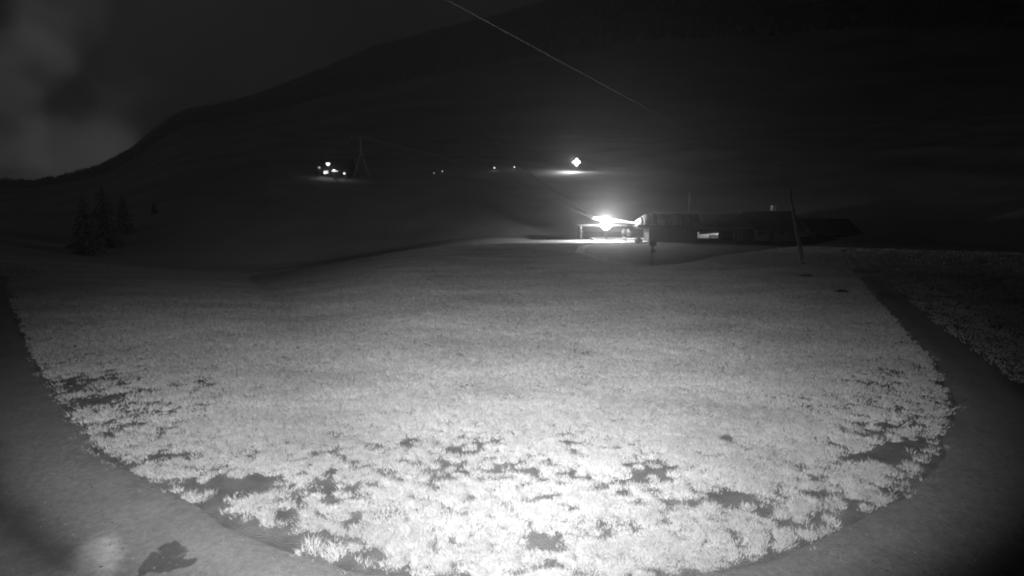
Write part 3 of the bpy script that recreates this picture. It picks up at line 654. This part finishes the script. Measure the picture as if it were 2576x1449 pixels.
# ------------------------------------------------------------------ hillside lights
hb = hit(838, 446)
def sc_house(pxc, py, half, eave, ridge): pass
Yh = hb.y
hut, ho, hw, hhe, hhr = house('mountain_hut', 806, 872, 424, 400, Yh, 7.0, 'lit mountain hut far off on the left hillside', 'wood', 'tile',
    win=[(814, 826, 427, 437), (833, 850, 424.5, 432)], door=(854, 860, 430), winm='litwin', panels=6, over=.7)
def small_lamp(px, py, lab, lens, size, energy, h=3.2, dyp=8, name='street_lamp', grp='small lamps on the hillside', Y=None):
    g_ = hit(px, py + dyp) if Y is None else P(px, py, Y)
    if Y is not None: g_.z = tz(g_.x, g_.y)
    top = P(px, py, g_.y); H = max(top.z - g_.z, .6)
    t = empty(name, g_, lab, 'lamp', grp)
    MB().tube([(0, 0, -.2), (0, 0, H)], [.08, .05], 8).build('mast', 'metal', t)
    hd = MB().lathe([(size * .4, size * 1.1), (size * 1.1, size * .75), (size * 1.15, size * .6)], (0, 0, H - .1), 10).build('lamp_hood', 'darkmetal', t)
    MB().lathe([(.001, -size), (size * .7, -size * .7), (size, 0), (size * .9, size * .6)], (0, 0, H), 10).build('lamp_glass', lens, t, smooth=True)
    if energy: point_light('lamp_light', (0, -size - .1, H - size * .5), energy, t, .1)
    return t
small_lamp(825, 412, 'bright lamp above the roof of the lit mountain hut', 'lens4', .5, 1.5, Y=Yh - 1.2)
small_lamp(866, 436, 'small lamp right of the mountain hut', 'lens4', .26, 1, Y=Yh - 3)
small_lamp(817, 434, 'small lamp in front of the left window of the hut', 'lens4', .3, 3, Y=Yh - 4)
small_lamp(840, 428, 'lamp beside the wide window of the hut', 'lens4', .32, 1, Y=Yh - 3.4)
small_lamp(803, 421, 'faint lamp left of the mountain hut', 'dimwin', .3, 0, Y=Yh - 1)
q = P(847, 448, Yh - 7); shrub((q.x, Yh - 7, tz(q.x, Yh - 7)), 2.6, 2.8, 260, 'dim lit bush below the mountain hut', grp=None)
small_lamp(1244, 422, 'left of the pair of tiny lamps between hut and hill floodlight', 'lens4', .19, 2)
small_lamp(1294, 420, 'right of the pair of tiny lamps between hut and hill floodlight', 'lens4', .17, 2)
small_lamp(1113, 431, 'faint tiny lamp midway between the hut and the pair of lamps', 'lens4', .11, 0)
small_lamp(1092, 435, 'faintest tiny lamp, right of the chairlift pylon', 'dimwin', .16, 0)
hl = hit(1450, 432); Hh = P(1452, 408, hl.y).z - hl.z
s_ = .42
lamp_mast('hill_floodlight', hl, Hh, 'bright floodlight on a mast high on the hillside above the station', 'lens2', 1400, [(0, 0), (0, .66), (0, -.66), (.66, 0), (-.66, 0)], .40, lightoff=(-1.5, -2.2, -.2))  # crossed heads added to give this lamp a star-shaped glare

# chairlift pylon beside the hut
pbx = hit(910, 447); top = P(908, 345, pbx.y); H = top.z - pbx.z
LP = empty('lift_pylon', pbx, 'slender chairlift pylon with crossarm right of the mountain hut', 'pylon')
for sx_ in (-1, 1): MB().tube([(sx_ * 2.4, 0, -.3), (sx_ * .9, 0, H * .35), (sx_ * .25, 0, H * .6)], [.2, .16, .13], 8).build('leg', 'metal', LP)
MB().tube([(0, 0, H * .55), (0, 0, H)], [.3, .2], 10).build('mast', 'metal', LP)
MB().box(0, 0, H, 5.2, .3, .3).build('crossarm', 'metal', LP)
for sx_ in (-2.3, 2.3):
    sh = MB().box(sx_, 0, H - .35, .12, 2.4, .16).build('sheave_beam', 'metal', LP)
    for k in range(4): MB().lathe([(.001, -.06), (.22, -.06), (.22, .06), (.001, .06)], (sx_, -.9 + .6 * k, H - .25), 12, 'x').build('sheave', 'metal', sh)

# ------------------------------------------------------------------ ropes and wires
def rope(name, pts, rad, lab, sag=0, n=24, cat='cable', m='rope', grp=None):
    pts = [Vector(p) for p in pts]; o = pts[0].copy(); q = []
    ar = np.array(pts); s = np.r_[0, np.cumsum(np.linalg.norm(np.diff(ar, axis=0), axis=1))]; tt = np.linspace(0, s[-1], n)
    for t_ in tt:
        v = Vector([np.interp(t_, s, ar[:, k]) for k in range(3)]); f_ = t_ / s[-1]; v.z -= sag * 4 * f_ * (1 - f_); q.append(v - o)
    ob = MB().tube(q, rad, 6).build(name, m, loc=o); return tag(ob, lab, cat, grp)
k_ = P(1597, 560, YS)
rope('haul_rope', [P(1620, 563, YS - 1.3), P(1505, 553, 72), P(1379, 470, 95), P(1291, 405, 130), P(1210, 310, 200), P(1139, 217, 300), P(1070, 100, 480)], .07, 'upper chairlift rope climbing steeply from the station', n=60, grp='chairlift ropes')
rope('haul_rope', [P(1620, 563, YS + 1.3), P(1503, 555, 73), P(1326, 477, 92), P(1250, 443, 108), P(1100, 392, 140), P(920, 347, pbx.y)], .075, 'lower chairlift rope running from the station to the pylon', n=60, grp='chairlift ropes')
rope('signal_cable', [P(1600, 568, 74), P(1325, 508, 100), P(1138, 458, 130), P(960, 400, 155), P(895, 348, pbx.y)], .025, 'faint lowest cable sagging below the two chairlift ropes', n=50, grp='chairlift ropes')
near = P(1125, 0, 12.0); far = P(1985, 468, pb.y); back = near + (near - far) * .5
rope('overhead_wire', [far, near, back], .0036, 'long overhead wire running from above the camera to the leaning pole', sag=.0, n=40, m='rope')
rope('stay_wire', [P(1735, 486, 74), P(1840, 445, 70), P(1945, 405, 66), P(2700, 130, 50)], .009, 'faint wire rising to the right above the machine building', n=30, m='darkmetal')
q = P(1735, 486, 75); o = MB().tube([(0, 0, 0), (0, 0, q.z - tz(q.x, 75))], [.09, .06], 8).build('wire_mast', 'darkmetal', loc=(q.x, 75, tz(q.x, 75))); tag(o, 'thin mast rising through the roof of the machine building', 'mast')

# ------------------------------------------------------------------ haze volume added for lamp halos and lifted blacks
zt = max(rte) * R2 + 60
hz_ = MB().box(0, 0, (zt - 60) / 2, 3900, 3900, zt + 60)
hm = bpy.data.materials.new('halo_haze'); hm.use_nodes = True; nt = hm.node_tree; nt.nodes.clear()
pv = N('ShaderNodeVolumePrincipled'); pv.inputs['Color'].default_value = (.9, .9, .9, 1); pv.inputs['Density'].default_value = .0008; pv.inputs['Anisotropy'].default_value = .85
o_ = N('ShaderNodeOutputMaterial'); L(pv.outputs[0], o_.inputs['Volume'])
HZ = hz_.build('haze', hm); tag(HZ, 'thin haze added for lamp halos', 'haze', kind='stuff'); HZ.display_type = 'WIRE'
